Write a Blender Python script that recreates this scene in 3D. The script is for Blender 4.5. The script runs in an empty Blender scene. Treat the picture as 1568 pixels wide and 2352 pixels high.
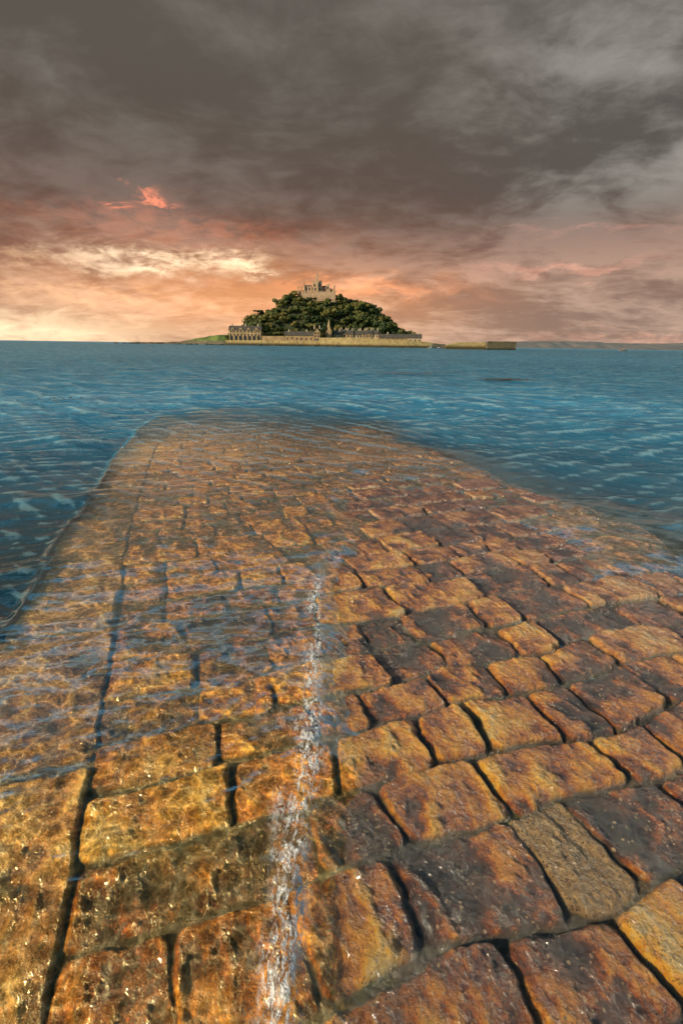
import bpy, math, random
import numpy as np
from mathutils import Matrix, Vector
random.seed(7); rng=np.random.default_rng(11)
scene=bpy.context.scene
col=scene.collection
scene.view_settings.view_transform='Standard'
scene.view_settings.look='None'
scene.view_settings.exposure=0

# ------------------------------------------------------------------ node helpers
class NT:
    def __init__(s,tree):
        s.t=tree; s.n=tree.nodes; s.l=tree.links
    def new(s,typ,**kw):
        n=s.n.new(typ)
        for k,v in kw.items(): setattr(n,k,v)
        return n
    def put(s,sock,v):
        if v is None: return
        if isinstance(v,bpy.types.NodeSocket): s.l.new(v,sock)
        else:
            if sock.type=='RGBA' and hasattr(v,'__len__') and len(v)==3: v=(*v,1)
            sock.default_value=v
    def m(s,op,a,b=None,c=None,clamp=False):
        n=s.new('ShaderNodeMath',operation=op); n.use_clamp=clamp
        s.put(n.inputs[0],a); s.put(n.inputs[1],b); s.put(n.inputs[2],c)
        return n.outputs[0]
    def noise(s,vec,scale,detail=4,rough=.5,dist=0,out=0):
        n=s.new('ShaderNodeTexNoise')
        s.put(n.inputs['Vector'],vec); s.put(n.inputs['Scale'],scale)
        s.put(n.inputs['Detail'],detail); s.put(n.inputs['Roughness'],rough); s.put(n.inputs['Distortion'],dist)
        return n.outputs[out]
    def voro(s,vec,scale,feature='F1',out='Distance',rand=1):
        n=s.new('ShaderNodeTexVoronoi',feature=feature)
        s.put(n.inputs['Vector'],vec); s.put(n.inputs['Scale'],scale); s.put(n.inputs['Randomness'],rand)
        return n.outputs[out]
    def ramp(s,f,stops,interp='LINEAR'):
        n=s.new('ShaderNodeValToRGB'); cr=n.color_ramp; cr.interpolation=interp
        while len(cr.elements)<len(stops): cr.elements.new(0.5)
        for e,(p,c) in zip(cr.elements,stops):
            e.position=p
        for e,(p,c) in zip(cr.elements,stops):
            e.color=(*c,1) if hasattr(c,'__len__') else (c,c,c,1)
        s.put(n.inputs[0],f); return n.outputs[0]
    def mr(s,v,a,b,c=0,d=1,smooth=False):
        n=s.new('ShaderNodeMapRange'); n.clamp=True
        if smooth: n.interpolation_type='SMOOTHSTEP'
        s.put(n.inputs[0],v)
        for i,x in zip((1,2,3,4),(a,b,c,d)): s.put(n.inputs[i],x)
        return n.outputs[0]
    def mix(s,f,a,b,blend='MIX'):
        n=s.new('ShaderNodeMix',data_type='RGBA',blend_type=blend)
        s.put(n.inputs[0],f); s.put(n.inputs[6],a); s.put(n.inputs[7],b)
        return n.outputs[2]
    def mapping(s,vec,scale=(1,1,1),rot=(0,0,0),loc=(0,0,0)):
        n=s.new('ShaderNodeMapping'); s.put(n.inputs[0],vec)
        n.inputs['Scale'].default_value=scale; n.inputs['Rotation'].default_value=rot; n.inputs['Location'].default_value=loc
        return n.outputs[0]
    def sep(s,v):
        n=s.new('ShaderNodeSeparateXYZ'); s.put(n.inputs[0],v); return n.outputs
    def comb(s,x,y,z=0.0):
        n=s.new('ShaderNodeCombineXYZ'); s.put(n.inputs[0],x); s.put(n.inputs[1],y); s.put(n.inputs[2],z); return n.outputs[0]
    def bump(s,h,strength=.5,dist=.01,normal=None):
        n=s.new('ShaderNodeBump'); s.put(n.inputs['Height'],h); s.put(n.inputs['Strength'],strength); s.put(n.inputs['Distance'],dist)
        if normal is not None: s.put(n.inputs['Normal'],normal)
        return n.outputs[0]
    def vadd(s,a,b):
        n=s.new('ShaderNodeVectorMath',operation='ADD'); s.put(n.inputs[0],a); s.put(n.inputs[1],b); return n.outputs[0]
    def vscale(s,a,k):
        n=s.new('ShaderNodeVectorMath',operation='SCALE'); s.put(n.inputs[0],a); s.put(n.inputs['Scale'],k); return n.outputs[0]
    def attr(s,name):
        n=s.new('ShaderNodeAttribute'); n.attribute_name=name; return n.outputs['Fac']
    def pos(s): return s.new('ShaderNodeNewGeometry').outputs['Position']
def material(name):
    m=bpy.data.materials.new(name); m.use_nodes=True
    m.node_tree.nodes.clear(); t=NT(m.node_tree)
    o=t.new('ShaderNodeOutputMaterial')
    return m,t,o
def principled(t,o,**kw):
    p=t.new('ShaderNodeBsdfPrincipled')
    for k,v in kw.items(): t.put(p.inputs[k.replace('_',' ')],v)
    t.l.new(p.outputs[0],o.inputs[0]); return p

# ------------------------------------------------------------------ numpy noise
def _h(xi,yi,seed):
    h=(xi.astype(np.int64)*374761393+yi.astype(np.int64)*668265263+seed*1442695041)&0xFFFFFFFF
    h=((h^(h>>13))*1274126177)&0xFFFFFFFF
    h=h^(h>>16)
    return (h&0xFFFFFF)/float(0xFFFFFF)
def vn(x,y,seed=0):
    xf=np.floor(x); yf=np.floor(y); fx=x-xf; fy=y-yf
    fx=fx*fx*fx*(fx*(fx*6-15)+10); fy=fy*fy*fy*(fy*(fy*6-15)+10)
    a=_h(xf,yf,seed);b=_h(xf+1,yf,seed);c=_h(xf,yf+1,seed);d=_h(xf+1,yf+1,seed)
    return (a+(b-a)*fx+(c-a)*fy+(a-b-c+d)*fx*fy)*2-1
def fbm(x,y,oct=4,seed=0,gain=.5):
    r=0;a=1;n=0
    for i in range(oct):
        ca,sa=math.cos(.6*i),math.sin(.6*i)
        r=r+a*vn((x*ca-y*sa)*2**i,(x*sa+y*ca)*2**i,seed+i*17); n+=a; a*=gain
    return r/n
def ridged(x,y,oct=4,seed=0):
    r=0;a=1;n=0
    for i in range(oct):
        r=r+a*(1-np.abs(vn(x*2**i,y*2**i,seed+i*13))*2); n+=a; a*=.5
    return r/n
def sst(a,b,x):
    t=np.clip((x-a)/(b-a),0,1); return t*t*(3-2*t)

def grid_obj(name,P,mat,attrs={},flip=False):
    nr,nc=P.shape[:2]
    me=bpy.data.meshes.new(name)
    me.vertices.add(nr*nc); me.vertices.foreach_set('co',P.reshape(-1).astype(np.float32))
    idx=np.arange(nr*nc).reshape(nr,nc)
    q=np.stack([idx[:-1,:-1],idx[:-1,1:],idx[1:,1:],idx[1:,:-1]],-1).reshape(-1,4)
    if flip: q=q[:,::-1]
    nf=len(q)
    me.loops.add(nf*4); me.loops.foreach_set('vertex_index',q.reshape(-1).astype(np.int32))
    me.polygons.add(nf); me.polygons.foreach_set('loop_start',(np.arange(nf)*4).astype(np.int32))
    me.update(calc_edges=True)
    me.polygons.foreach_set('use_smooth',np.ones(nf,dtype=bool))
    for k,v in attrs.items():
        a=me.attributes.new(k,'FLOAT','POINT'); a.data.foreach_set('value',v.reshape(-1).astype(np.float32))
    me.materials.append(mat); me.validate()
    ob=bpy.data.objects.new(name,me); col.objects.link(ob); return ob

class MB:
    def __init__(s): s.v=[]; s.f=[]
    def add(s,vs,fs):
        b=len(s.v); s.v+= [tuple(v) for v in vs]; s.f+=[tuple(b+i for i in f) for f in fs]
    def box(s,x0,x1,y0,y1,z0,z1):
        s.add([(x0,y0,z0),(x1,y0,z0),(x1,y1,z0),(x0,y1,z0),(x0,y0,z1),(x1,y0,z1),(x1,y1,z1),(x0,y1,z1)],
              [(0,3,2,1),(4,5,6,7),(0,1,5,4),(1,2,6,5),(2,3,7,6),(3,0,4,7)])
    def gable(s,x0,x1,y0,y1,z0,z1,axis='x',inset=0):
        if axis=='x':
            ym=(y0+y1)/2
            s.add([(x0,y0,z0),(x1,y0,z0),(x1,y1,z0),(x0,y1,z0),(x0+inset,ym,z1),(x1-inset,ym,z1)],
                  [(0,3,2,1),(0,1,5,4),(2,3,4,5),(1,2,5),(3,0,4)])
        else:
            xm=(x0+x1)/2
            s.add([(x0,y0,z0),(x1,y0,z0),(x1,y1,z0),(x0,y1,z0),(xm,y0+inset,z1),(xm,y1-inset,z1)],
                  [(0,3,2,1),(1,2,5,4),(3,0,4,5),(0,1,4),(2,3,5)])
    def cone(s,cx,cy,z0,z1,r0,r1,n=8):
        vs=[];fs=[]
        for i in range(n):
            a=2*math.pi*i/n; vs.append((cx+r0*math.cos(a),cy+r0*math.sin(a),z0))
        for i in range(n):
            a=2*math.pi*i/n; vs.append((cx+r1*math.cos(a),cy+r1*math.sin(a),z1))
        for i in range(n): fs.append((i,(i+1)%n,n+(i+1)%n,n+i))
        fs.append(tuple(range(n-1,-1,-1))); fs.append(tuple(range(n,2*n)))
        s.add(vs,fs)
    def tube(s,p0,p1,r0,r1,n=6):
        p0=Vector(p0);p1=Vector(p1); d=(p1-p0).normalized()
        a=d.orthogonal().normalized(); b=d.cross(a); vs=[];fs=[]
        for p,r in((p0,r0),(p1,r1)):
            for i in range(n):
                t=2*math.pi*i/n; vs.append(p+a*r*math.cos(t)+b*r*math.sin(t))
        for i in range(n): fs.append((i,(i+1)%n,n+(i+1)%n,n+i))
        fs.append(tuple(range(n-1,-1,-1))); fs.append(tuple(range(n,2*n)))
        s.add(vs,fs)
    def mesh(s,name,mat,smooth=False):
        me=bpy.data.meshes.new(name); me.from_pydata(s.v,[],s.f); me.materials.append(mat)
        if smooth:
            for p in me.polygons: p.use_smooth=True
        me.update(); return me
    def obj(s,name,mat,parent=None,loc=(0,0,0),smooth=False):
        o=bpy.data.objects.new(name,s.mesh(name,mat,smooth)); col.objects.link(o); o.location=loc
        if parent: o.parent=parent
        return o
def link(name,me,parent=None,loc=(0,0,0),rot=(0,0,0),sc=(1,1,1)):
    o=bpy.data.objects.new(name,me); col.objects.link(o); o.location=loc; o.rotation_euler=rot; o.scale=sc
    if parent: o.parent=parent
    return o
def empty(name,loc,label,cat,group=None,rotz=0):
    e=bpy.data.objects.new(name,None); col.objects.link(e); e.location=loc; e.rotation_euler=(0,0,rotz)
    e['label']=label; e['category']=cat
    if group: e['group']=group
    return e
def tag(o,label,cat,kind=None,group=None):
    o['label']=label; o['category']=cat
    if kind: o['kind']=kind
    if group: o['group']=group

# ------------------------------------------------------------------ camera
H=1.4
cd=bpy.data.cameras.new('Camera'); cam=bpy.data.objects.new('Camera',cd); col.objects.link(cam)
cd.sensor_fit='VERTICAL'; cd.sensor_height=36; cd.sensor_width=24; cd.lens=16.0
cd.clip_start=.05; cd.clip_end=30000
R=Matrix.Rotation(math.radians(90-20.13),4,'X')@Matrix.Rotation(math.radians(.86),4,'Z')
cam.matrix_world=Matrix.Translation((0,0,H))@R
scene.camera=cam

# ------------------------------------------------------------------ sun
SUN_EL=23.0; SUN_AZ=243.0
sd=bpy.data.lights.new('Sun','SUN'); sd.energy=5.0; sd.angle=math.radians(.5); sd.color=(1,.81,.56)
sun=bpy.data.objects.new('Sun',sd); col.objects.link(sun)
az=math.radians(SUN_AZ); el=math.radians(SUN_EL)
dirs=Vector((math.sin(az)*math.cos(el),math.cos(az)*math.cos(el),math.sin(el)))
sun.rotation_euler=dirs.to_track_quat('Z','Y').to_euler()

# ------------------------------------------------------------------ world
w=bpy.data.worlds.new('World'); scene.world=w; w.use_nodes=True
w.node_tree.nodes.clear(); t=NT(w.node_tree)
gen=t.new('ShaderNodeTexCoord').outputs['Generated']
x,y,z=t.sep(gen)
AZ=t.m('MULTIPLY',t.m('ARCTAN2',x,y),57.2958)
EL=t.m('MULTIPLY',t.m('ARCSINE',z),57.2958)
zz=t.m('ADD',t.m('MAXIMUM',z,0.0),.20)
Q=t.comb(t.m('DIVIDE',x,zz),t.m('DIVIDE',y,zz),0.0)
Qw=t.vadd(Q,t.vscale(t.noise(Q,1.5,5,.5,0,1),.36))
Qs=t.mapping(Qw,scale=(.95,1.15,1),rot=(0,0,.5),loc=(5.3,2.2,0))
nA=t.noise(Qs,1.0,3,.5,.1)
nB=t.noise(t.mapping(Qw,scale=(1,1.2,1),rot=(0,0,-.3),loc=(9,4,2)),3.0,6,.53,.15)
nC=t.noise(t.mapping(Qw,scale=(.9,1.3,1),loc=(1,8,5)),9.5,9,.60,.1)
cl=t.m('ADD',t.m('MULTIPLY',nA,.42),t.m('ADD',t.m('MULTIPLY',nB,.36),t.m('MULTIPLY',nC,.22)))
rb=t.m('MULTIPLY',t.mr(AZ,-8,26,0,1,True),t.mr(EL,5,16,.01,.045))
cl2=t.m('ADD',cl,rb)
cf=t.mr(cl2,.43,.625,0,1,True)
E30=t.m('DIVIDE',EL,30,clamp=True)
dark=t.ramp(E30,[(0,(.48,.285,.19)),(.14,(.36,.185,.12)),(.25,(.235,.115,.083)),(.34,(.165,.086,.064)),(.5,(.122,.085,.068)),(.7,(.110,.090,.074)),(1,(.114,.100,.086))])
light=t.ramp(E30,[(0,(.76,.48,.31)),(.16,(.68,.41,.27)),(.28,(.42,.25,.185)),(.42,(.215,.150,.124)),(.62,(.185,.158,.134)),(1,(.20,.183,.160))])
base=t.mix(cf,dark,light)
grey=t.mix(cf,(.26,.18,.145),(.48,.34,.27))
gm=t.m('MULTIPLY',t.mr(AZ,-2,24,0,.8,True),t.mr(EL,14,3,0,1,True))
base=t.mix(gm,base,grey)
rightup=t.m('MULTIPLY',t.mr(AZ,2,28,0,.85,True),t.mr(EL,9,16,0,1,True))
base=t.mix(rightup,base,t.mix(cf,(.110,.100,.088),(.35,.33,.295)))
wz=t.m('SUBTRACT',t.noise(t.comb(t.m('MULTIPLY',AZ,.18),t.m('MULTIPLY',EL,.48)),1.0,8,.62,.5),.5)
ELw=t.m('ADD',EL,t.m('MULTIPLY',wz,6.5))
AZw=t.m('ADD',AZ,t.m('MULTIPLY',wz,-12))
det=t.noise(t.comb(t.m('MULTIPLY',AZ,.36),t.m('MULTIPLY',EL,.95),7.0),1.0,9,.64,.4)
def gauss(a0,e0,sa,se,color,cut=(.35,.6)):
    da=t.m('DIVIDE',t.m('SUBTRACT',AZw,a0),sa); de=t.m('DIVIDE',t.m('SUBTRACT',ELw,e0),se)
    r2=t.m('ADD',t.m('MULTIPLY',da,da),t.m('MULTIPLY',de,de))
    g=t.m('EXPONENT',t.m('MULTIPLY',r2,-1.0))
    if cut: g=t.m('MULTIPLY',g,t.mr(det,cut[0],cut[1],.12,1,True))
    return t.vscale(color,g)
acc=base
for g in [gauss(-11,4.4,20,4.2,(.46,.17,.035),None), gauss(-21,7.8,7,1.05,(.95,.82,.54)), gauss(-11.5,8.3,3.2,.85,(.85,.68,.42)),
          gauss(-34,7.0,8,1.2,(.30,.20,.11)), gauss(-28,4.5,12,.7,(.26,.16,.07)),
          gauss(-38,1.0,16,1.7,(.72,.62,.38),None), gauss(-20.2,13.4,1.4,.46,(1.0,.22,.08),(.25,.5)), gauss(-22.8,12.3,1.1,.3,(.8,.17,.06),(.25,.5)),
          gauss(-17,10.8,13,1.8,(.20,.045,.012)), gauss(23,7.6,7,.5,(.30,.11,.07),(.3,.55)), gauss(25,11.2,8,.4,(.15,.055,.04)), gauss(2,6.2,10,.8,(.50,.17,.06),(.3,.5)),
          gauss(34,1.2,16,.6,(.26,.11,.07))]:
    acc=t.vadd(acc,g)
skyt=t.new('ShaderNodeTexSky'); skyt.sky_type='NISHITA'; skyt.sun_disc=False
skyt.sun_elevation=math.radians(SUN_EL); skyt.sun_rotation=math.radians(SUN_AZ)
sk_c=t.mix(1.0,skyt.outputs[0],(.82,1.12,1.0),'MULTIPLY')
b1=t.new('ShaderNodeBackground'); t.put(b1.inputs[0],acc); b1.inputs[1].default_value=1
b2=t.new('ShaderNodeBackground'); t.put(b2.inputs[0],sk_c)
back=t.mr(t.m('ABSOLUTE',AZ),55,95,0,1,True)
zen=t.mr(EL,32,37.5,0,1,True)
frontdim=t.m('MULTIPLY',zen,t.m('SUBTRACT',1.0,back))
s2=t.m('ADD',t.m('MULTIPLY',frontdim,-.115),.15)
t.put(b2.inputs[1],t.m('SUBTRACT',s2,t.m('MULTIPLY',back,.055)))
mx=t.new('ShaderNodeMixShader')
hi=t.mr(EL,28.5,31,0,1,True)  # unseen blue sky band above the frame, added for sheen on water and stones
t.put(mx.inputs[0],t.m('MAXIMUM',hi,back)); t.l.new(b1.outputs[0],mx.inputs[1]); t.l.new(b2.outputs[0],mx.inputs[2])
wo=t.new('ShaderNodeOutputWorld'); t.l.new(mx.outputs[0],wo.inputs[0])

# ------------------------------------------------------------------ causeway geometry
DX,DY=-.305,.952
kr=np.array([-1.9,-.9,.35,1.42,2.30,3.2,4.0,5.0,5.9,6.9,8.0,9.0,10.1,11.1,12.2,13.3,14.4,15.5,17,18,19,20,21.5])
KO=np.array([.14,.14,.14,.12,-.01,.03,-.02,.0,.03,-.02,.01,.0,.03,-.02,0,.02,0,-.02,.01,0,0,0,0])
def to_st(X,Y):
    s=X*DX+Y*DY; tt=X*DY-Y*DX
    return s, tt-.026*np.maximum(s-6.5,0)**2
def to_xy(s,tt):
    tr=tt+.026*np.maximum(s-6.5,0)**2
    return s*DX+tr*DY, s*DY-tr*DX
def kout(s): return KO[np.clip(np.searchsorted(kr,s)-1,0,len(KO)-1)]
def base_h(s,tt):
    sp=np.maximum(s-4.2+2.2*fbm(s*.5,tt*.6,4,301),0)
    z=-.0055*sp**2-.000060*sp**4
    rn=.85*fbm(s*.7,tt*.7,4,303)
    o_=kout(s)
    left=sst(-1.07,-1.01,tt+o_+.03*fbm(s*3,tt*3,3,305)); right=1-sst(3.2,5.2,tt+rn+.27*np.maximum(s-7,0))
    z=np.where(tt<0, -1.55+(z+1.55)*left, -1.55+(z+1.55)*right)
    return np.maximum(z,-1.55)
ds=[];s0=-.6
while s0<19:
    ds.append(s0); s0+=.0048*(1+.42*max(s0,0))
S1=np.array(ds); T1=np.concatenate([np.arange(-1.4,2.2,.0052),np.arange(2.2,5.8,.011)])
SS,TT=np.meshgrid(S1,T1,indexing='ij')
XX,YY=to_xy(SS,TT)
ws=SS+.045*fbm(SS*2.1,TT*2.1,2,3)+.013*fbm(SS*11,TT*11,4,5,.58)
wt0=TT+.005*fbm(SS*11,TT*11,4,9,.6)
KT=-.56
toff=np.interp(SS,[-.5,.3,.8,1.8,3.8,6],[.16,.15,.13,.09,-.03,-.03])
wt=TT-toff+.045*fbm(SS*2.1+9,TT*2.1+4,2,8)*sst(-.56,.1,TT)+.013*fbm(SS*11,TT*11,4,9,.58)*sst(-.62,-.40,TT)+.020*fbm(SS*5,TT*5,4,9,.6)
rows=[-1.2]
while rows[-1]<21: rows.append(rows[-1]+random.uniform(.21,.33))
rows=np.array(rows)
ri=np.clip(np.searchsorted(rows,ws)-1,0,len(rows)-2)
ct=np.zeros_like(ws); sid=np.zeros(ws.shape,dtype=np.int64); cs=np.zeros_like(ws); d_s=np.zeros_like(ws); d_t=np.zeros_like(ws)
for r in range(len(rows)-1):
    m=ri==r
    if not m.any(): continue
    b=[KT]
    while b[-1]<6.4: b.append(b[-1]+random.choice([.24,.30,.34,.38,.44,.50])*random.uniform(.92,1.1))
    b=np.array(b); tv=wt[m]; sv=ws[m]; k=np.clip(np.searchsorted(b,tv)-1,0,len(b)-2)
    hw=(b[k+1]-b[k])/2; c0=(b[k]+b[k+1])/2
    rid_=r*64+k
    sk=(_h(rid_,rid_*0+31,7)-.5)*.20*(b[k]>KT+.01)
    mid=(rows[r]+rows[r+1])/2
    lt=(tv-b[k])+sk*(sv-mid); lt2=(b[k+1]-tv)+(_h(rid_,rid_*0+33,7)-.5)*.20*(sv-mid)
    sk2=(_h(rid_,rid_*0+35,7)-.5)*.10; sk3=(_h(rid_,rid_*0+37,7)-.5)*.10
    d_s[m]=np.minimum(sv-rows[r]+sk2*(tv-c0)-abs(sk2)*hw*.6, rows[r+1]-sv+sk3*(tv-c0)-abs(sk3)*hw*.6)
    d_t[m]=np.minimum(lt,lt2); ct[m]=c0; cs[m]=mid; sid[m]=rid_
kerb=wt<KT
ws2=SS+.014*fbm(SS*6,TT*6,3,5)
ki=np.clip(np.searchsorted(kr,ws2)-1,0,len(kr)-2)
dk_s=np.minimum(ws2-kr[ki],kr[ki+1]-ws2)-.012
dk_t=np.minimum(KT-wt,wt0+1.03+KO[ki]+.02*fbm(SS*4,TT*4,3,77))
d_s=np.where(kerb,dk_s,d_s); d_t=np.where(kerb,dk_t,d_t)
cs=np.where(kerb,(kr[ki]+kr[ki+1])/2,cs); ct=np.where(kerb,-.8,ct); sid=np.where(kerb,9000+ki,sid)
gap=.0016+.006*fbm(SS*5,TT*5,2,21)+.007*sst(2.5,7,SS)-np.where(np.abs(wt-KT)<.05,.002,0)
rad=.036
d=rad-np.sqrt(np.maximum(rad-(d_s-gap),0)**2+np.maximum(rad-(d_t-gap),0)**2)
rnd=_h(sid,sid*0+3,1); rnd2=_h(sid,sid*0+5,2); tx=_h(sid,sid*0+7,3)-.5; ty=_h(sid,sid*0+9,4)-.5
prof=1-(1-np.clip(d/(.011+.014*rnd2),0,1))**2.0
rough1=fbm(SS*9+rnd*50,TT*9+rnd2*30,6,31,.66)
q1=SS+.05*rough1; q2=TT+.05*fbm(SS*5+3,TT*5+8,3,37)
rid=ridged(q1*4.0+rnd*20-q2*1.2,q2*9+rnd2*20+q1*2,4,41)
near_rough=.015*rough1+.012*(rid-.2)
rz=sst(-.1,.4,XX)
top=.009*(rnd-.5)*2+.010*rz+np.where(kerb,.2,1)*(tx*.07*(SS-cs)+ty*.05*(TT-ct))+near_rough*np.where(kerb,.9,1)*(1-.6*sst(2.5,6,SS))
jz=-.013-.007*rz-.020*sst(2.5,6,SS)+.009*fbm(SS*22,TT*22,4,51,.6)+.006*fbm(SS*1.5,TT*1.5,2,53)
hh=np.where(d<0,jz,jz+(top-jz)*np.clip(prof,0,1))
ZZ=base_h(SS,TT)+hh
joint=1-np.clip(d/.012,0,1)
gsel=(np.hypot(XX-.64,YY-.78)); gid=sid[np.unravel_index(np.argmin(gsel),gsel.shape)]
granite=(sid==gid).astype(float)
cav=np.clip(.5+rough1*.6+rid*.5,0,1)

ms,t,o=material('wet_stone')
P=t.pos(); jt=t.attr('joint'); tn=t.attr('tone'); gr=t.attr('granite'); dn=t.attr('tone_b'); cv=t.attr('cavity'); fa=t.attr('algae_glow'); kb=t.attr('kerb_stone')
dist=t.new('ShaderNodeVectorMath',operation='LENGTH'); t.put(dist.inputs[0],P); dl=dist.outputs['Value']
Pw=t.vadd(P,t.vscale(t.noise(P,45,3,.6,0,1),.012))
n1=t.noise(P,7,8,.68,.5); n2=t.noise(P,38,7,.7,.2); n3=t.noise(P,2.2,4,.6)
f=t.m('ADD',t.m('ADD',t.m('MULTIPLY',tn,.36),t.m('MULTIPLY',n1,.80)),t.m('ADD',t.m('MULTIPLY',n2,.55),t.m('ADD',t.m('MULTIPLY',n3,.60),t.m('MULTIPLY',cv,.66))))  # cavity term puts shade of hollows and gold of ridges into the colour
f=t.m('SUBTRACT',f,1.10)
c=t.ramp(f,[(.14,(.014,.005,.003)),(.30,(.085,.019,.004)),(.46,(.35,.086,.006)),(.62,(.68,.25,.012)),(.78,(.84,.42,.04)),(.94,(.68,.47,.18))])
c=t.mix(t.mr(dn,.1,1,0,.95),c,t.ramp(f,[(.2,(.030,.014,.014)),(.45,(.17,.060,.043)),(.75,(.40,.185,.125))]))
c=t.mix(t.m('MULTIPLY',fa,t.mr(n3,.40,.62,.0,.75)),c,t.ramp(n1,[(.3,(.06,.036,.005)),(.5,(.37,.215,.027)),(.7,(.74,.52,.13))]))  # algae tone, plus golden light on the near-left stones put into the colour
c=t.mix(t.m('MULTIPLY',kb,.50),c,t.ramp(f,[(.2,(.05,.03,.012)),(.5,(.30,.18,.065)),(.8,(.56,.40,.20))]))
v=t.voro(Pw,85); vr=t.sep(t.voro(Pw,85,'F1','Color'))
fl=t.m('MULTIPLY',t.mr(t.m('SUBTRACT',v,t.m('MULTIPLY',vr[1],.3)),.20,.05),t.mr(vr[0],.66,.72))
c=t.mix(t.m('MULTIPLY',fl,t.mr(n1,.4,.6,.2,.85)),c,(.66,.46,.24))
v2=t.voro(Pw,150); vr2=t.sep(t.voro(Pw,150,'F1','Color'))[1]
c=t.mix(t.m('MULTIPLY',t.mr(v2,.5,.2),t.mr(vr2,.6,.7,0,.7)),c,(.03,.02,.012))
gc=t.ramp(n2,[(.3,(.17,.08,.02)),(.6,(.46,.27,.09))]); vg=t.voro(Pw,150); vgr=t.sep(t.voro(Pw,150,'F1','Color'))[0]
gc=t.mix(t.m('MULTIPLY',t.mr(vg,.5,.3),t.mr(vgr,.60,.66,0,.85)),gc,(.03,.022,.013))
c=t.mix(gr,c,gc)
jc=t.ramp(n1,[(.35,(.014,.014,.004)),(.5,(.045,.034,.012)),(.62,(.12,.09,.04))])
jc=t.mix(t.mr(n3,.52,.62,0,.8),jc,t.ramp(n2,[(.3,(.012,.022,.003)),(.6,(.07,.10,.010))]))
jc=t.mix(t.mr(dl,2.5,7,0,.7),jc,(.022,.016,.010))
jm=t.m('MULTIPLY',t.mr(t.m('ADD',jt,t.m('MULTIPLY',n2,.5)),.45,1.1),.95)
c=t.mix(jm,c,jc)
bh=t.m('ADD',n2,t.m('MULTIPLY',t.noise(P,120,5,.7),.6))
bh=t.m('SUBTRACT',bh,t.m('MULTIPLY',t.voro(Pw,55),.4))
nb=t.bump(bh,1.0,.022)
cn=t.bump(t.m('ADD',n1,t.m('MULTIPLY',n2,1.1)),1.0,t.mr(dl,1.5,6,.034,.014))
pp=principled(t,o,Base_Color=c,Roughness=t.mr(n1,.3,.7,.17,.34),Normal=nb,Specular_IOR_Level=1.0,Coat_Weight=1.0,Coat_Roughness=t.mr(dl,1.5,5,.08,.20),Coat_IOR=t.mr(dl,2,4.5,1.9,2.5),Coat_Normal=cn)
cw=grid_obj('causeway',np.stack([XX,YY,ZZ],-1),ms,{'joint':joint,'tone':rnd,'granite':granite,'cavity':cav,'kerb_stone':kerb.astype(float),
   'tone_b':np.clip(sst(.3,2.4,XX*.55+YY*.40-.45)*(.55+.8*rnd2),0,1),'algae_glow':sst(.3,-.5,XX)*sst(3.5,.8,YY)*.9*(1-kerb)},flip=True)
tag(cw,'wet cobbled granite causeway with a flat kerb slipping under the sea','causeway','structure')

# seabed
mb_,t,o=material('seabed_sand'); P=t.pos()
principled(t,o,Base_Color=t.ramp(t.noise(P,1.2,5,.6),[(.35,(.02,.03,.018)),(.65,(.07,.075,.04))]),Roughness=.9)
g=np.linspace(-1,1,60); g=np.sign(g)*np.abs(g)**3*9500
GX,GY=np.meshgrid(g,g,indexing='ij')
gb=grid_obj('seabed',np.stack([GX,GY,-1.6+0*GX],-1),mb_); tag(gb,'dark sandy sea bed under the shallow water','seabed','structure')

# ------------------------------------------------------------------ sea surface
ang=np.radians(np.concatenate([np.arange(-180,-80,4),np.arange(-80,80,.16),np.arange(80,181,4)]))
rr=[.02,.15,.32]
while rr[-1]<9000: rr.append(rr[-1]*(1.0078 if rr[-1]<60 else 1.016))
rr=np.array(rr); RR,AA=np.meshgrid(rr,ang,indexing='ij')
X=RR*np.sin(AA); Y=RR*np.cos(AA)
s_,t_=to_st(X,Y)
bh_=base_h(s_,t_)
onc=sst(-1.07,-1.0,t_+kout(s_))*(1-sst(3.1,4.4,t_+.9*fbm(X*.8,Y*.8,4,405)+.27*np.maximum(s_-7,0)))*(1-sst(6.0,13.0,s_+3.2*fbm(X*.5,Y*.6,4,401)))
edge=-.01+.03*np.sin(Y*2.3+.5)+.09*fbm(X*0+3,Y*1.5,4,61)+.02*np.maximum(Y-3,0)
xe=X-edge
front=sst(-.10,.14,xe+.05*fbm(X*5,Y*5,3,62))
ES=front*sst(-.2,.05,Y)
E=ES*(1-sst(3.2,6.6,Y+1.8*fbm(X*1.1,Y*1.1,4,63)))*(1-sst(2.2,3.8,t_+.9*fbm(X*.9,Y*.9,4,64)))
W=.050-.070*E-.014*sst(2,6,Y)*(1-E)+E*.009*fbm(X*2.2,Y*2.2,3,65)
W=W+.014*np.exp(-((xe+.10)/.06)**2)*(Y>-.2)*(.5+.9*np.clip(fbm(X*3,Y*4,3,66),-.5,1))*sst(4.5,1.5,Y)
spacing=RR*.0078
wv=np.zeros_like(X); wn_=np.zeros_like(X); wa=np.zeros_like(X)+1e-6
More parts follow.
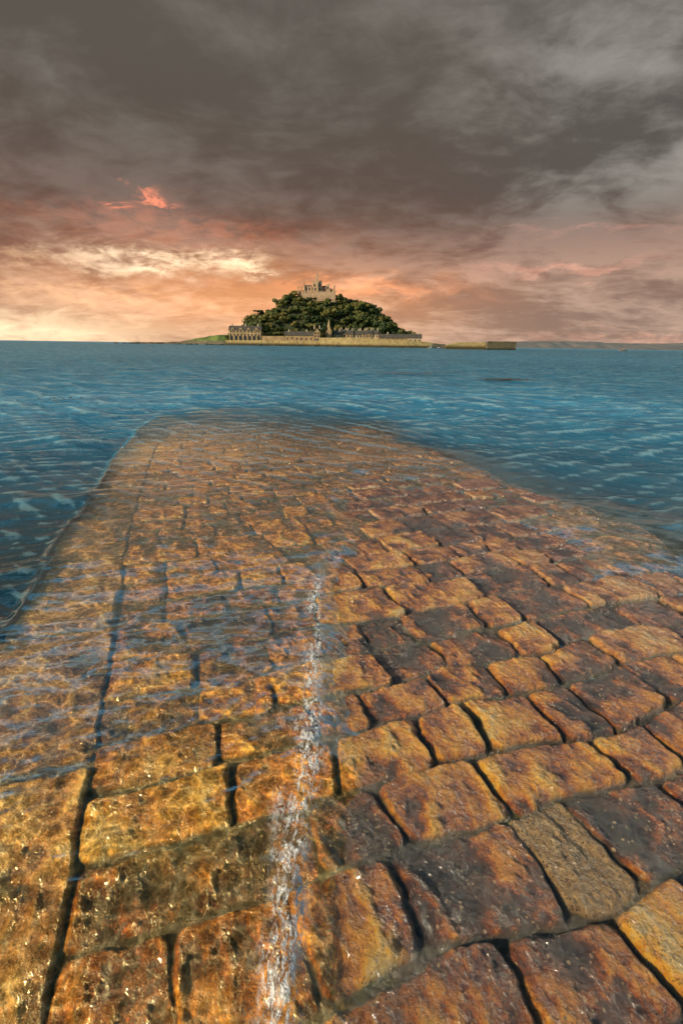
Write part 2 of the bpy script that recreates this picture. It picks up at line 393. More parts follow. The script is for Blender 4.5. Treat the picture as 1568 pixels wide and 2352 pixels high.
for i in range(54):
    lam=.055*1.095**i*(.9+.2*rng.random())
    if lam>6: lam=5*rng.random()+1
    th=math.radians(97+rng.normal()*32); k=2*math.pi/lam
    kx,ky=k*math.cos(th),k*math.sin(th)
    amp=.066/k*(1.0 if lam<1.3 else .5)
    att=sst(2.2,4.5,lam/np.maximum(spacing,1e-4))
    ph=rng.random()*6.28+2.4*vn(X/(lam*3.5),Y/(lam*3.5),100+i)
    env=np.clip(.45+.95*vn(X/(lam*5)+5,Y/(lam*5),200+i),0,2)
    a_=kx*X+ky*Y+ph
    sn=1.25-2*np.abs(np.sin(a_*.5))**.8
    fac=.90 if lam>.45 else (.62 if lam>.2 else .32)
    wv+=amp*att*env*sn*(1-fac*onc)
    q=att*env*np.where(lam>1.4*np.maximum(spacing*8,.06),.16,1)
    wn_+=q*(sn+.13); wa+=q*q
ph=(xe*1.0+.25*np.sin(Y*3)+.12*fbm(X*3,Y*3,3,333))
spill=.0045*np.sin(ph*62)*np.exp(-((xe-.35)/.55)**2)*E*np.clip(.35+1.4*fbm(X*2.1,Y*2.1,2,335),0,1)
W=W+wv*(1-.45*E)+spill
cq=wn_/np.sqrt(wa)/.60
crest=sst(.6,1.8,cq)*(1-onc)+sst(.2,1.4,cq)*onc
depth=W-bh_
body=1-np.exp(-np.maximum(depth-.10,0)/.20)
body=np.maximum(body,(1-onc)*.98)
foam=np.exp(-((xe+.10)/.038)**2)*sst(3.4,1.4,Y)*np.clip(.7+1.6*fbm(X*6,Y*3,4,71),0,1)*(Y>-.2)
foam=np.maximum(foam,.8*np.exp(-((xe+.08)/.022)**2)*np.clip(.1+fbm(X*6,Y*4,4,72)*2,0,1)*sst(5.2,2.2,Y)*(Y>-.2))
foam=np.maximum(foam,.5*np.exp(-((xe+.16)/.12)**2)*np.clip(fbm(X*7,Y*5,4,73)*3-.6,0,1)*sst(2.6,1.2,Y)*(Y>-.2))
msea,t,o=material('sea_water')
P=t.pos(); bd=t.attr('body'); fo=t.attr('foam'); on=t.attr('shallow'); crs=t.attr('crest')
dist=t.new('ShaderNodeVectorMath',operation='LENGTH'); t.put(dist.inputs[0],P); dl=dist.outputs['Value']
w1=t.noise(t.mapping(P,scale=(.55,1.35,1),rot=(0,0,.15)),11,4,.6,.3)
w2=t.noise(t.mapping(P,scale=(.7,1.6,1),rot=(0,0,-.12)),4.2,7,.68,.15)
w3=t.noise(t.mapping(P,scale=(.6,1.4,1),rot=(0,0,.05)),1.15,8,.72,.1)
w4=t.noise(t.mapping(P,scale=(.5,1.1,1),rot=(0,0,.02)),.16,9,.80,.1)
b0=t.bump(t.m('MULTIPLY',w1,t.mr(dl,2,60,1,.5)),.5,t.mr(on,0,1,.014,.005))
b1_=t.bump(t.m('MULTIPLY',w2,t.m('MULTIPLY',t.mr(dl,5,16,0,1),t.mr(on,0,1,1,.25))),1,.36,b0)
b2_=t.bump(t.m('MULTIPLY',w3,t.mr(dl,14,45,0,1)),1.0,1.7,b1_)
b3_=t.bump(t.m('MULTIPLY',w4,t.mr(dl,60,250,0,1)),1.0,8.0,b2_)
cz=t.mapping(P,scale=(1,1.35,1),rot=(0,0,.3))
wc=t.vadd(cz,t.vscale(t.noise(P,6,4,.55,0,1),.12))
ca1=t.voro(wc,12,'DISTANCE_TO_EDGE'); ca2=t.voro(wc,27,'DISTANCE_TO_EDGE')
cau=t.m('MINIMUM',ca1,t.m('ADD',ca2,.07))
tr=t.ramp(t.mr(cau,0,.34),[(.0,(1,.95,.76)),(.16,(.82,.74,.54)),(.42,(.50,.43,.28)),(1,(.32,.27,.17))])  # caustic net of focused sunlight painted into the transparent tint
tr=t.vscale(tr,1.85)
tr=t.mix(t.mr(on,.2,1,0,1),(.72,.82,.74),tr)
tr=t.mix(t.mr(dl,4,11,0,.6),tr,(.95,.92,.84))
bt=t.new('ShaderNodeBsdfTransparent'); t.put(bt.inputs[0],tr)
far_c=t.mix(t.mr(dl,30,120),t.mr(w2,.50,.60),t.mr(w3,.50,.58))
farc=t.mix(t.mr(dl,120,500),far_c,t.mr(w4,.49,.56))
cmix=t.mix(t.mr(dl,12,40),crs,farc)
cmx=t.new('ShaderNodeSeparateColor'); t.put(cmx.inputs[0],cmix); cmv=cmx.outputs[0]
hue=t.m('ADD',t.m('MULTIPLY',w3,.6),t.m('MULTIPLY',w4,.4))
bc=t.mix(t.mr(hue,.40,.60),(.040,.26,.50),(.13,.50,.80))
bcn=t.mix(t.mr(dl,3.5,14),(.007,.036,.054),bc)
bcn=t.mix(t.m('MULTIPLY',cmv,t.mr(dl,2,14,.16,.66)),bcn,(.46,.80,.92))  # sky highlights on wave crests painted as pale diffuse blue
shal_sheen=t.m('MULTIPLY',on,t.mr(bd,.15,.6,1,0))
bcn=t.mix(shal_sheen,bcn,(.22,.49,.70))  # reflected sky sheen over the shallows put into the diffuse colour
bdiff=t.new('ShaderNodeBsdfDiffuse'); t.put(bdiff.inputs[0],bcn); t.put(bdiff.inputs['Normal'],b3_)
bd_sheen=t.m('MAXIMUM',bd,t.m('MULTIPLY',t.m('MULTIPLY',crs,on),t.mr(dl,3.0,9.0,.0,.85)))  # shallow crests turned opaque to carry the painted sky sheen
m1=t.new('ShaderNodeMixShader'); t.put(m1.inputs[0],bd_sheen); t.l.new(bt.outputs[0],m1.inputs[1]); t.l.new(bdiff.outputs[0],m1.inputs[2])
gl=t.new('ShaderNodeBsdfGlossy'); t.put(gl.inputs[0],(.78,.97,.98)); t.put(gl.inputs['Roughness'],t.mr(dl,3,60,.02,.12)); t.put(gl.inputs['Normal'],b3_)
fr=t.new('ShaderNodeFresnel'); fr.inputs[0].default_value=1.33; t.put(fr.inputs['Normal'],b3_)
lim=t.mr(on,0,1,.26,.45)
m2=t.new('ShaderNodeMixShader'); t.put(m2.inputs[0],t.m('MINIMUM',t.m('MULTIPLY',fr.outputs[0],t.mr(on,0,1,.9,.80)),lim)); t.l.new(m1.outputs[0],m2.inputs[1]); t.l.new(gl.outputs[0],m2.inputs[2])
fd=t.new('ShaderNodeBsdfDiffuse'); t.put(fd.inputs[0],(.92,.93,.94))
fn=t.noise(t.mapping(P,scale=(1.7,.7,1)),34,8,.74,.8)
t.put(fd.inputs['Normal'],t.bump(t.noise(P,60,4,.6),1.0,.022))
spk=t.mr(t.voro(P,110),.32,.16)
ff=t.m('MULTIPLY',t.m('MULTIPLY',fo,1.8,clamp=True),t.m('MAXIMUM',t.mr(fn,.47,.59,.02,1.0),t.m('MULTIPLY',spk,t.mr(fn,.45,.50))),clamp=True)
m3=t.new('ShaderNodeMixShader'); t.put(m3.inputs[0],ff); t.l.new(m2.outputs[0],m3.inputs[1]); t.l.new(fd.outputs[0],m3.inputs[2])
t.l.new(m3.outputs[0],o.inputs[0])
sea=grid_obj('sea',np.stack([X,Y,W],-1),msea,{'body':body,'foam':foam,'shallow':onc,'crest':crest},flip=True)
tag(sea,'rippled blue sea washing thinly over the causeway','sea','structure')

# ------------------------------------------------------------------ island materials
def stonemat(name,a,b,tide=None,sc=1.0,brick=True):
    m,t,o=material(name); P=t.pos()
    n=t.noise(P,.35*sc,6,.65); n2=t.noise(P,2.2*sc,4,.6)
    f=t.m('ADD',t.m('MULTIPLY',n,.6),t.m('MULTIPLY',n2,.4))
    c=t.mix(t.mr(f,.38,.62),a,b)
    if tide:
        zc=t.sep(P)[2]; k=t.mr(t.m('ADD',zc,t.m('MULTIPLY',n2,1.2)),tide[0],tide[1],1,0)
        c=t.mix(k,c,tide[2])
    principled(t,o,Base_Color=c,Roughness=.9,Normal=t.bump(n2,.7,.3)); return m
M_castle=stonemat('castle_granite',(.36,.22,.13),(.64,.42,.26))
M_wall=stonemat('house_granite',(.24,.155,.08),(.60,.40,.21))
M_wall2=stonemat('pale_render',(.45,.32,.19),(.64,.48,.31))
M_quay=stonemat('quay_granite',(.28,.19,.08),(.66,.46,.20),(1.8,3.4,(.07,.05,.018)))
M_quayd=stonemat('dark_quay_granite',(.06,.05,.03),(.16,.12,.065),(1.0,2.0,(.02,.02,.012)))
M_roof=stonemat('slate_roof',(.045,.040,.038),(.12,.10,.08))
M_rock=stonemat('shore_rock',(.05,.04,.028),(.17,.13,.08),(.6,1.6,(.03,.027,.015)),2)
M_chim=stonemat('chimney_stone',(.40,.31,.2),(.55,.44,.3))
m,t,o=material('window_glass'); principled(t,o,Base_Color=t.mix(t.noise(t.pos(),2,2,.5),(.015,.018,.022),(.035,.035,.04)),Roughness=.15); M_glass=m
m,t,o=material('white_paint'); principled(t,o,Base_Color=t.mix(t.noise(t.pos(),3,3,.5),(.50,.48,.44),(.62,.6,.55)),Roughness=.6); M_white=m
m,t,o=material('red_paint'); principled(t,o,Base_Color=t.mix(t.noise(t.pos(),3,3,.5),(.26,.17,.13),(.33,.22,.17)),Roughness=.6); M_red=m
m,t,o=material('blue_paint'); principled(t,o,Base_Color=t.mix(t.noise(t.pos(),3,3,.5),(.04,.09,.2),(.07,.13,.26)),Roughness=.5); M_blue=m
m,t,o=material('weathered_wood'); principled(t,o,Base_Color=t.mix(t.noise(t.pos(),3,3,.5),(.07,.05,.03),(.13,.09,.055)),Roughness=.8); M_bark=m
m,t,o=material('leaves')
oi=t.new('ShaderNodeObjectInfo').outputs['Random']; n=t.noise(t.pos(),.10,4,.6); n2=t.noise(t.pos(),1.2,2,.5)
f=t.m('ADD',t.m('MULTIPLY',oi,.38),t.m('ADD',t.m('MULTIPLY',n,.7),t.m('MULTIPLY',n2,.25)))
principled(t,o,Base_Color=t.ramp(f,[(.35,(.010,.024,.006)),(.53,(.036,.060,.010)),(.70,(.115,.120,.022)),(.88,(.22,.17,.034))]),Roughness=.75); M_leaf=m

PU=np.array([-130,-92,-84,-78,-70,-58,-50,-41,-29,0,14,27,40,53,64,73,80,95])
PZ=np.array([4,4.5,7,14,21,27,31,41,48,48,43,38,34,28,21,13,6,4.5])
ICX,ICY=-20.0,508.0
def hillz(X,Y):
    dx=X-ICX; h=np.interp(dx,PU,PZ)
    dy=np.where(Y<ICY,(Y-ICY)/46.0,(Y-ICY)/85.0)
    fall=np.clip(1-np.abs(dy)**1.8,0,1)
    return 3.6+(h-3.6)*fall
def island_edge(X,Y):
    yf=np.interp(X,[-235,-150,-110,-60,0,60,100],[470,455,434,430,430,430,436])
    yb=np.interp(X,[-235,-150,-60,60,100],[478,540,600,590,470])
    return sst(0,9,Y-yf)*sst(0,12,yb-Y)*sst(-240,-200,X)*sst(100,92,X)
xs=np.arange(-245,110,1.6); ys=np.arange(415,612,1.6)
IX,IY=np.meshgrid(xs,ys,indexing='ij')
zi=hillz(IX,IY)
low=np.interp(IX,[-240,-200,-160,-140,-125,-108,-100],[.5,1.0,1.8,5.5,7.5,8.5,4.0])
lowm=sst(-98,-110,IX)
zi=zi*(1-lowm)+low*lowm
zi=zi+fbm(IX/9,IY/9,4,81)*(.5+.8*lowm)
zi=-2+(zi+2)*island_edge(IX,IY)
mi,t,o=material('island_ground'); P=t.pos(); zc=t.sep(P)[2]; n=t.noise(P,.12,6,.65); n2=t.noise(P,.8,4,.6)
xx=t.sep(P)[0]
gcol=t.mix(t.mr(n,.4,.6),(.05,.08,.018),(.15,.19,.045)); rk=t.mix(t.mr(n2,.35,.65),(.05,.042,.03),(.20,.16,.11))
c=t.mix(t.mr(t.m('ADD',zc,t.m('MULTIPLY',n2,3)),4.2,5.6,0,1),rk,gcol)
dk=t.mix(t.mr(n2,.4,.6),(.02,.03,.010),(.05,.055,.022))
c=t.mix(t.mr(xx,-100,-92),c,t.mix(t.mr(zc,6,9),c,dk))
principled(t,o,Base_Color=c,Roughness=.95,Normal=t.bump(n2,.8,1.0))
isl=grid_obj('hill',np.stack([IX,IY,zi],-1),mi,flip=False); tag(isl,'steep tidal island hill with grass bank and rocky shore','hill','structure')

import bmesh
def rockmesh(seed):
    r=random.Random(seed); me=bpy.data.meshes.new('rock')
    bm=bmesh.new(); bmesh.ops.create_icosphere(bm,subdivisions=2,radius=1)
    for v in bm.verts:
        k=.75+.5*r.random(); v.co*=k; v.co.z*=.55
    bm.to_mesh(me); bm.free(); me.materials.append(M_rock); return me
rocks=[rockmesh(i) for i in range(4)]
for i in range(110):
    X0=-222+random.random()*322
    yf=float(np.interp(X0,[-235,-150,-110,-60,0,60,100],[470,455,428,424,420,418,424]))
    if X0>-24 and random.random()<.6: continue
    s1=random.uniform(.7,1.9)
    o_=link('shore_rock',rocks[i%4],None,(X0,yf+random.uniform(-2,4 if X0<-104 else 1),random.uniform(-.1,.6)),(0,0,random.random()*6),(s1*1.5,s1,s1*.8))
    tag(o_,'dark weed-covered boulder on the island shore','rock',group='rocks along the island shore')

# ------------------------------------------------------------------ buildings
def wmesh(wd,ht):
    b=MB(); b.box(-wd/2,wd/2,-.06,.0,0,ht); return b.mesh('window',M_glass)
WIN=wmesh(1.1,1.7); WINB=wmesh(1.5,2.4)
def house(x0,x1,yc,z0,ze,zr,label,depth=8,floors=1,nwin=4,chims=(),wall=None,roof=None,dormers=0,axis='x',group=None,arches=0,cat='house',name='stone_house'):
    wall=wall or M_wall; roof=roof or M_roof
    cx=(x0+x1)/2; e=empty(name,(cx,yc,z0),label,cat,group)
    w=(x1-x0)/2; hE=ze-z0; hR=zr-z0
    b=MB(); b.box(-w,w,-depth/2,depth/2,-1.5,hE)
    b.gable(-w,w,-depth/2,depth/2,hE+.002,hR-.15,axis); b.obj('wall',wall,e)
    r=MB(); th=.28; ov=.35
    if axis=='x':
        for sg in(-1,1):
            r.add([(-w-ov,sg*(depth/2+ov),hE-.15),(w+ov,sg*(depth/2+ov),hE-.15),(w+ov,0,hR),(-w-ov,0,hR),
                   (-w-ov,sg*(depth/2+ov),hE+th-.15),(w+ov,sg*(depth/2+ov),hE+th-.15),(w+ov,0,hR+th),(-w-ov,0,hR+th)],
                  [(0,1,2,3),(4,7,6,5),(0,4,5,1),(0,3,7,4),(1,5,6,2)])
    else:
        for sg in(-1,1):
            r.add([(sg*(w+ov),-depth/2-ov,hE-.15),(sg*(w+ov),depth/2+ov,hE-.15),(0,depth/2+ov,hR),(0,-depth/2-ov,hR),
                   (sg*(w+ov),-depth/2-ov,hE+th-.15),(sg*(w+ov),depth/2+ov,hE+th-.15),(0,depth/2+ov,hR+th),(0,-depth/2-ov,hR+th)],
                  [(0,1,2,3),(4,7,6,5),(0,4,5,1),(0,3,7,4),(1,5,6,2)])
    ro=r.obj('roof',roof,e)
    for i in range(dormers):
        dx=-w+(i+.5)*2*w/dormers; d=MB(); dw=2*w/dormers*.22
        d.box(dx-dw,dx+dw,-depth/2-.25,-depth/4,hE-1.4,hE+(hR-hE)*.15)
        d.gable(dx-dw,dx+dw,-depth/2-.25,0,hE+(hR-hE)*.152,hR-1.2,'y'); d.obj('dormer',wall,e)
        link('window',WIN,e,(dx,-depth/2-.27,hE-1.2))
    for cxx in chims:
        c_=MB(); ch=1.6; c_.box(cxx-cx-.6,cxx-cx+.6,-.5,.5,hR-1.0,hR+ch)
        for k in(-.3,.3): c_.cone(cxx-cx+k,0,hR+ch+.002,hR+ch+.6,.18,.14,6)
        c_.obj('chimney',M_chim,ro)
    for fl in range(floors):
        for i in range(nwin):
            zz_=(fl+.28)*hE/floors
            if arches and fl==0: continue
            link('window',WIN,e,(-w+(i+.5)*2*w/nwin,-depth/2-.012,zz_))
    if arches:
        for i in range(arches):
            a=MB(); ax=-w+(i+.5)*2*w/arches; aw=2*w/arches*.33; n=8
            vs=[(ax-aw,-depth/2-.05,0),(ax+aw,-depth/2-.05,0)]+[(ax+aw*math.cos(q*math.pi/n),-depth/2-.05,hE*.30+aw*math.sin(q*math.pi/n)) for q in range(n+1)]
            a.add(vs,[tuple(range(len(vs)))]); a.obj('arch_opening',M_glass,e)
    dr=MB(); dr.box(-.5,.5,-depth/2-.05,-depth/2-.005,0,2.1)
    if not arches: dr.obj('door',M_blue,e,loc=(w*.12,0,0))
    return e
house(-103.5,-75,444,4.3,13.0,16.4,'large three-storey stone lodging house with small dormers and arcade',9,3,9,(-101,-89,-78),dormers=4,arches=7)
house(-53.5,-27.5,444,4.3,9.0,12.4,'long low stone boathouse with grey slate roof',8,1,6,(-50,-34))
house(-27.2,-22,443,4.3,12.2,15.8,'narrow gabled stone house with tall chimneys',8,3,2,(-27,-22.3),axis='y')
house(-17,-11,453,4.3,13.0,17.2,'small stone chapel with steep gable',8,1,2,(),axis='y',cat='chapel',name='stone_chapel')
for i in range(7):
    x0=-9.4+i*5.9; dz=random.uniform(-.3,.9)
    house(x0,x0+5.8,455+random.uniform(-.8,.8),4.3,10.6+dz,14.0+dz,'terraced stone cottage with slate roof and paired chimneys',8,2,2,(x0+.8,x0+5.0),group='terraced cottages behind the harbour wall',wall=M_wall2 if i%3==0 else M_wall)
house(32.5,58,450,4.3,8.2,11.4,'long low store house with dark slate roof',9,1,7,(40,))
house(58.5,70.5,447,4.3,8.4,11.8,'stone harbour cottage with gable end and chimney',8,1,3,(69,),wall=M_wall2)
sp=MB(); sp.box(-1.3,1.3,-1.3,1.3,0,12.5); sp.cone(0,0,12.51,19.0,1.7,.05,4); o_=sp.obj('bell_tower',M_wall,None,(-13.8,446,4.3)); tag(o_,'slim stone bell tower with pointed spire','tower')

def quay(name,pts,depth,z0,mat,label,par=True):
    b=MB()
    for (xa,ya,za),(xb,yb,zb) in zip(pts[:-1],pts[1:]):
        d=Vector((xb-xa,yb-ya,0)); n=Vector((-d.y,d.x,0)).normalized()*depth
        vs=[(xa,ya,z0),(xb,yb,z0),(xb+n.x,yb+n.y,z0),(xa+n.x,ya+n.y,z0),(xa,ya,za),(xb,yb,zb),(xb+n.x,yb+n.y,zb),(xa+n.x,ya+n.y,za)]
        b.add(vs,[(0,3,2,1),(4,5,6,7),(0,1,5,4),(1,2,6,5),(2,3,7,6),(3,0,4,7)])
        if par:
            n2=n.normalized()*.7
            vs=[(xa,ya-.1,za+.004),(xb,yb-.1,zb+.004),(xb+n2.x,yb+n2.y,zb+.004),(xa+n2.x,ya+n2.y,za+.004),(xa,ya-.1,za+1),(xb,yb-.1,zb+1),(xb+n2.x,yb+n2.y,zb+1),(xa+n2.x,ya+n2.y,za+1)]
            b.add(vs,[(0,3,2,1),(4,5,6,7),(0,1,5,4),(1,2,6,5),(2,3,7,6),(3,0,4,7)])
    o_=b.obj(name,mat); tag(o_,label,'harbour wall'); return o_
quay('harbour_wall',[(-22,424,6.2),(5,421,6.6),(30,420,5.6),(55,420,5.2),(76,422,3.8)],14,-1.5,M_quay,'sunlit granite harbour wall with weed at its foot')
quay('sea_wall',[(-105,430,3.0),(-75,428,3.4),(-50,427,3.3),(-22.6,426,3.8)],8,-1.5,M_quay,'low stone sea wall in front of the village houses')
quay('garden_wall',[(-74.5,440,8.2),(-54,440,8.4)],1,3,M_wall,'high stone garden wall between two buildings',False)
quay('stone_pier',[(63,300,1.6),(70,300,3.2),(87.2,300,3.4)],7,-1.5,M_quay,'pale weathered granite pier arm reaching from the harbour')
quay('dark_pier',[(87.4,296.5,3.9),(105,296.5,3.9)],10,-1.5,M_quayd,'dark stone block ending the granite pier')  # pier end drawn in a darker stone tone

# castle
ce=empty('castle',(-24,505,38),'pale stone castle with battlemented towers crowning the wooded hill','castle')
def cbox(part,x0,x1,y0,y1,ztop,cren=True,mat=None,z0=-4):
    b=MB(); b.box(x0+24,x1+24,y0-505,y1-505,z0,ztop-38); p=b.obj(part,M_castle,ce)
    if cren:
        c_=MB(); n=max(2,int((x1-x0)/2.0))
        for i in range(n):
            xa=x0+24+(i+.1)*(x1-x0)/n; xb=xa+.55*(x1-x0)/n
            c_.box(xa,xb,y0-505-.12,y0-505+.6,ztop-38+.003,ztop-38+1.0)
        m_=max(2,int((y1-y0)/2.2))
        for i in range(m_):
            ya=y0-505+.8+(i)*(y1-y0-1)/m_; yb=ya+.5*(y1-y0)/m_
            c_.box(x0+24-.12,x0+24+.6,ya,yb,ztop-38+.003,ztop-38+1.0)
            c_.box(x1+24-.6,x1+24+.12,ya,yb,ztop-38+.003,ztop-38+1.0)
        c_.obj('battlement',M_castle,p)
    return p
cbox('curtain_wall',-47,-40,502,512,51.5)
cbox('turret',-47,-45.6,500,502,54.5); cbox('turret',-43.8,-42.6,501,503,55)
cbox('chapel',-40.2,-32.5,498,512,55)
cbox('turret',-40.8,-39.4,497,499,57)
cbox('tower',-31.5,-23.0,496,505,59.5)
cbox('stair_turret',-28.2,-26.0,494.2,496,65)
cbox('hall',-22.8,-16,499,512,54.5)
cbox('tower',-18.4,-15.0,496.5,499,56.8)
cbox('wing',-14.8,-10.2,498,510,53)
cbox('curtain_wall',-30,-9,493,495.9,50)
cbox('curtain_wall',-42,-30.2,494,497,49.5)
cbox('turret',-11.2,-9.6,495.9,498,55.5)
cr=MB(); cr.gable(-22.6+24,-16.2+24,500-505,511-505,54.5-38+.01,57-38,'x'); cr.obj('roof',M_roof,ce)
cr=MB(); cr.gable(-39.6+24,-33+24,499-505,511-505,55-38+.01,57.4-38,'x'); cr.obj('roof',M_roof,ce)
for (xw,yw,zw) in [(-38,498,51.8),(-35,498,51.8),(-29.8,496,55),(-24.6,496,55),(-24.6,496,51.5),(-20.5,499,51.5),(-13,498,50),(-16.8,496.5,53),(-29,496,51.4)]:
    link('window',WINB,ce,(xw+24,yw-505-.012,zw-38))

# ------------------------------------------------------------------ trees
def crown_mesh(seed,R=4.2,Hh=4.0,n=1100,flat=1.0,nl=11):
    r=np.random.default_rng(seed); vs=[];fs=[]
    lob=[(r.normal(0,R*.50),r.normal(0,R*.50),r.uniform(-.35,.8)*Hh*.75,R*r.uniform(.28,.58)) for _ in range(nl)]
    for i in range(n):
        lx,ly,lz,lr=lob[r.integers(len(lob))]
        d=r.normal(size=3); d/=np.linalg.norm(d); rad=lr*r.uniform(.6,1.15)
        c=np.array([lx,ly,lz])+d*rad*np.array([1,1,.75*flat])
        a=r.normal(size=3); b=np.cross(d,a)
        nb=np.linalg.norm(b)
        if nb<1e-3: continue
        b/=nb; a=np.cross(b,d+r.normal(size=3)*.55); a/=np.linalg.norm(a)
        sz=r.uniform(.28,.66); k=len(vs)
        vs+= [tuple(c-a*sz-b*sz*.6),tuple(c+a*sz-b*sz*.5),tuple(c+a*sz*.7+b*sz*.7),tuple(c-a*sz*.6+b*sz*.8)]
        fs.append((k,k+1,k+2,k+3))
    me=bpy.data.meshes.new('crown'); me.from_pydata(vs,[],fs); me.materials.append(M_leaf); me.update(); return me
def trunk_mesh(seed,h=5,spread=2.6,r0=.38):
    r=random.Random(seed); b=MB(); p=(0,0,-2); q=(r.uniform(-.3,.3),r.uniform(-.3,.3),h*.5)
    b.tube(p,q,r0,r0*.7)
    for i in range(5):
        a=i*1.25+r.random(); e=(q[0]+spread*math.cos(a)*r.uniform(.5,1),q[1]+spread*math.sin(a)*r.uniform(.5,1),h*r.uniform(.85,1.2)); b.tube(q,e,r0*.45,.06,5)
    return b.mesh('trunk',M_bark)
crowns=[crown_mesh(i) for i in range(6)]; trunks=[trunk_mesh(i) for i in range(5)]
pts=[]; tries=0
while len(pts)<215 and tries<40000:
    tries+=1
    xx_=ICX+random.uniform(-82,80); yy_=random.uniform(462,514)
    hz=float(hillz(np.array(xx_),np.array(yy_)))
    if hz<4.5: continue
    if -50<xx_<-6 and yy_>491: continue
    mind=5.4 if yy_<500 else 7
    if any((xx_-p[0])**2+(yy_-p[1])**2<mind**2 for p in pts): continue
    pts.append((xx_,yy_,hz))
def add_tree(x_,y_,z_,i,s,label='round-headed evergreen tree on the island slope',grp='trees covering the island hill',th=5.0):
    e=empty('tree',(x_,y_,z_),label,'tree',grp,random.random()*6.28)
    link('trunk',trunks[i%5],e,(0,0,0),(0,0,0),(s,s,s))
    cs_=(s*random.uniform(.9,1.35),s*random.uniform(.9,1.35),s*random.uniform(.75,1.3))
    link('crown',crowns[i%6],e,(0,0,th*s),(0,0,0),cs_)
for i,(a,b,c_) in enumerate(pts):
    s=random.choice([.65,.8,.95,1.05,1.2,1.5]) if not (-52<a<0 and b>480) else random.uniform(.7,1.0)
    add_tree(a,b,c_-1.8-(1.5 if s>1.1 else 0),i,s)
for i,(a,b) in enumerate([(-88,456),(-82,458),(-78,454),(-70,453),(-63,454),(-56,455),(-48,456),(-40,456),(-33,456),(-26,457),(44,463),(50,463),(38,463),(56,460),(-95,455),(-19,461)]):
    add_tree(a,b,3.5,i,random.uniform(.75,1.1))
for i,(a,b,z_,s) in enumerate([(-95,488,7,1.1),(-90,492,12,1.2),(-86,486,14,1.2),(-80,490,18,1.1),(-76,485,19,1.2),(-51,498,37,1.0),(-4,498,38,1.0)]):
    add_tree(a,b,z_,i,s)
uc=crown_mesh(77,4.4,1.6,800,.35); ut=trunk_mesh(78,12,3.6,.75)
e=empty('pine_tree',(-84,493,19.5),'flat-topped umbrella pine rising above the woodland edge','pine tree')
link('trunk',ut,e); link('crown',uc,e,(0,0,12.2),(0,0,0),(1.0,1.0,.9))

# ------------------------------------------------------------------ boats
def boat(x_,y_,L,hull,label,mast=0,rot=0,cabin=True,sail=None,group=None):
    e=empty('sailing_boat' if mast else 'motor_boat',(x_,y_,.05),label,'boat',group,rot)
    n=12; vs=[];fs=[]
    for i in range(n+1):
        u=i/n; xx_=(u-.5)*L; wd=.17*L*(math.sin(math.pi*min(1,u*.75+.25))**.6 if u<.999 else .02)
        if u>.97: wd=.02*L
        sh=.10*L*(1+.5*abs(u-.4)**1.5)
        vs+=[(xx_,-wd,sh),(xx_*.96,-wd*.55,-.03*L),(xx_*.96,wd*.55,-.03*L),(xx_,wd,sh)]
    for i in range(n):
        a=i*4;b=a+4
        for k in range(3): fs.append((a+k,b+k,b+k+1,a+k+1))
        fs.append((a+3,b+3,b,a))
    fs.append((0,1,2,3)); k=n*4; fs.append((k+3,k+2,k+1,k))
    h=MB(); h.add(vs,fs); h.obj('hull',hull,e)
    if cabin:
        c_=MB(); c_.add([(-.18*L,-.1*L,.13*L),(.12*L,-.1*L,.13*L),(.12*L,.1*L,.13*L),(-.18*L,.1*L,.13*L),(-.15*L,-.08*L,.24*L),(.05*L,-.08*L,.24*L),(.05*L,.08*L,.24*L),(-.15*L,.08*L,.24*L)],
             [(0,3,2,1),(4,5,6,7),(0,1,5,4),(1,2,6,5),(2,3,7,6),(3,0,4,7)]); c_.obj('cabin',M_white if sail is None else M_red,e)
    if mast:
        m_=MB(); m_.tube((.05*L,0,.1*L),(.05*L,0,mast),.09,.05); m_.tube((.05*L,0,.3*L),(-.4*L,0,.27*L),.06,.05); m_.tube((.05*L,0,mast*.97),(.48*L,0,.14*L),.025,.025,4); m_.tube((.05*L,0,mast*.97),(-.48*L,0,.13*L),.025,.025,4)
        m_.obj('mast',M_white if sail is None else M_red,e)
        s_=MB(); s_.tube((.0,0,.31*L),(-.38*L,0,.29*L),.16,.1); s_.obj('furled_sail',sail or M_white,e)
boat(62,345,4.5,M_white,'small white yacht moored by the pier',6,.3,group='boats moored beside the pier')
boat(66,338,4,M_blue,'small blue open motor boat moored by the pier',0,-.2,group='boats moored beside the pier')
boat(70,330,3.6,M_white,'small white motor boat moored by the pier',0,.1,group='boats moored beside the pier')
boat(230,400,7,M_red,'dull red-brown sailing boat at anchor off the coast',7.5,.1,True,M_red)

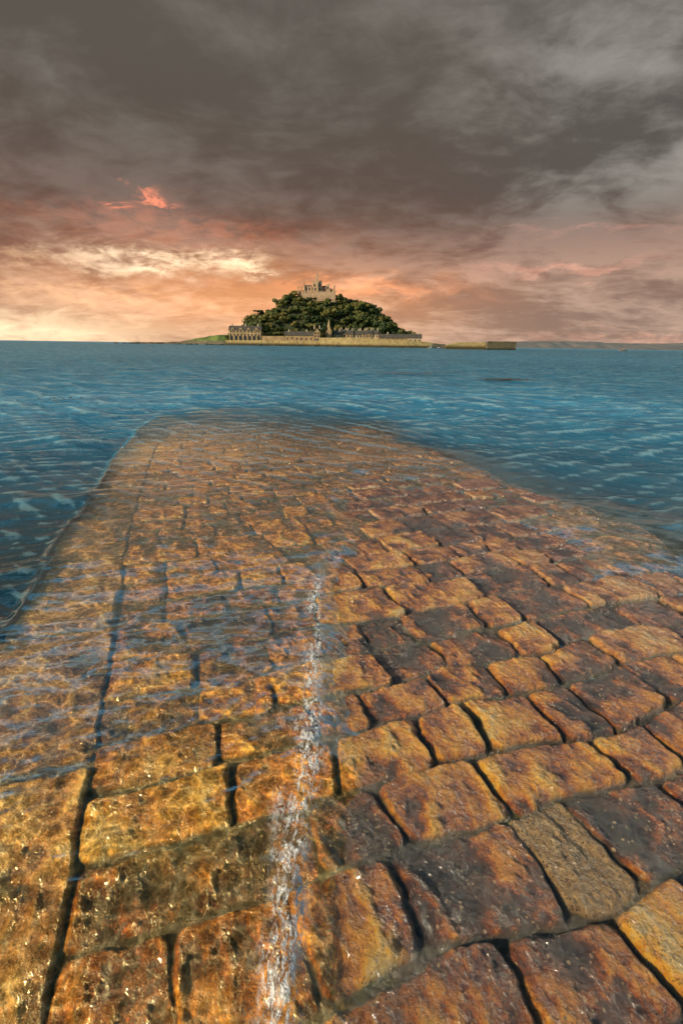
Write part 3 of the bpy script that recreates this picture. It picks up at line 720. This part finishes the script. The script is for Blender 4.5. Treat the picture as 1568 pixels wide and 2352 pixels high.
# far coast
m,t,o=material('hazy_coast'); P=t.pos(); n=t.noise(t.mapping(P,scale=(1,.3,3)),.010,7,.7); v=t.voro(t.mapping(P,scale=(1,.3,2)),.045,'F1','Distance')
c=t.mix(t.mr(n,.4,.6),(.12,.135,.15),(.21,.19,.18)); c=t.mix(t.mr(v,.16,.08,0,.5),c,(.45,.37,.33))  # distance haze put into the coast colour
principled(t,o,Base_Color=c,Roughness=1); M_coast=m
xs=np.arange(1150,5200,18.); ys=np.linspace(4000,5200,24)
CX,CY=np.meshgrid(xs,ys,indexing='ij')
prof_=np.interp(xs,[1150,1320,1500,2000,2700,3400,5200],[0,28,56,62,52,60,70])[:,None]
cz_=-1+(prof_+1)*sst(4000,4500,CY)*(1+.16*fbm(CX/260,CY/300,5,91))+prof_*.14*fbm(CX/60,CY/200,3,95)*sst(4000,4200,CY)
co=grid_obj('coast_hills',np.stack([CX,CY,cz_],-1),M_coast,flip=False); tag(co,'low hazy coastline with scattered pale houses','coast','structure')

# ------------------------------------------------------------------ seaweed
m,t,o=material('seaweed'); principled(t,o,Base_Color=t.mix(t.noise(t.pos(),4,3,.5),(.03,.026,.010),(.12,.08,.025)),Roughness=.35); M_weed=m
def weed(cx,cy,lx,ly,n,label):
    b=MB()
    for i in range(n):
        a=random.gauss(0,.45)*lx; c_=random.gauss(0,.4)*ly; L=random.uniform(.05,.18); th=random.random()*3.14; z_=.07+random.uniform(-.01,.03)
        dx,dy=math.cos(th)*L,math.sin(th)*L*.6; w_=random.uniform(.008,.02)
        b.add([(cx+a-dx,cy+c_-dy,z_-.03),(cx+a,cy+c_+w_*2,z_+.025),(cx+a+dx,cy+c_+dy,z_-.02),(cx+a,cy+c_-w_*2,z_+.02)],[(0,3,2,1)])
    o_=b.obj('seaweed',M_weed); tag(o_,label,'seaweed','stuff')
weed(3.4,25,2.4,.8,190,'thin drift of dark floating seaweed on the blue water')
weed(7.2,21,1.3,.4,170,'dense patch of brown floating seaweed on the blue water')
weed(-6.9,11.3,.5,.35,9,'few strands of floating seaweed beside the causeway')
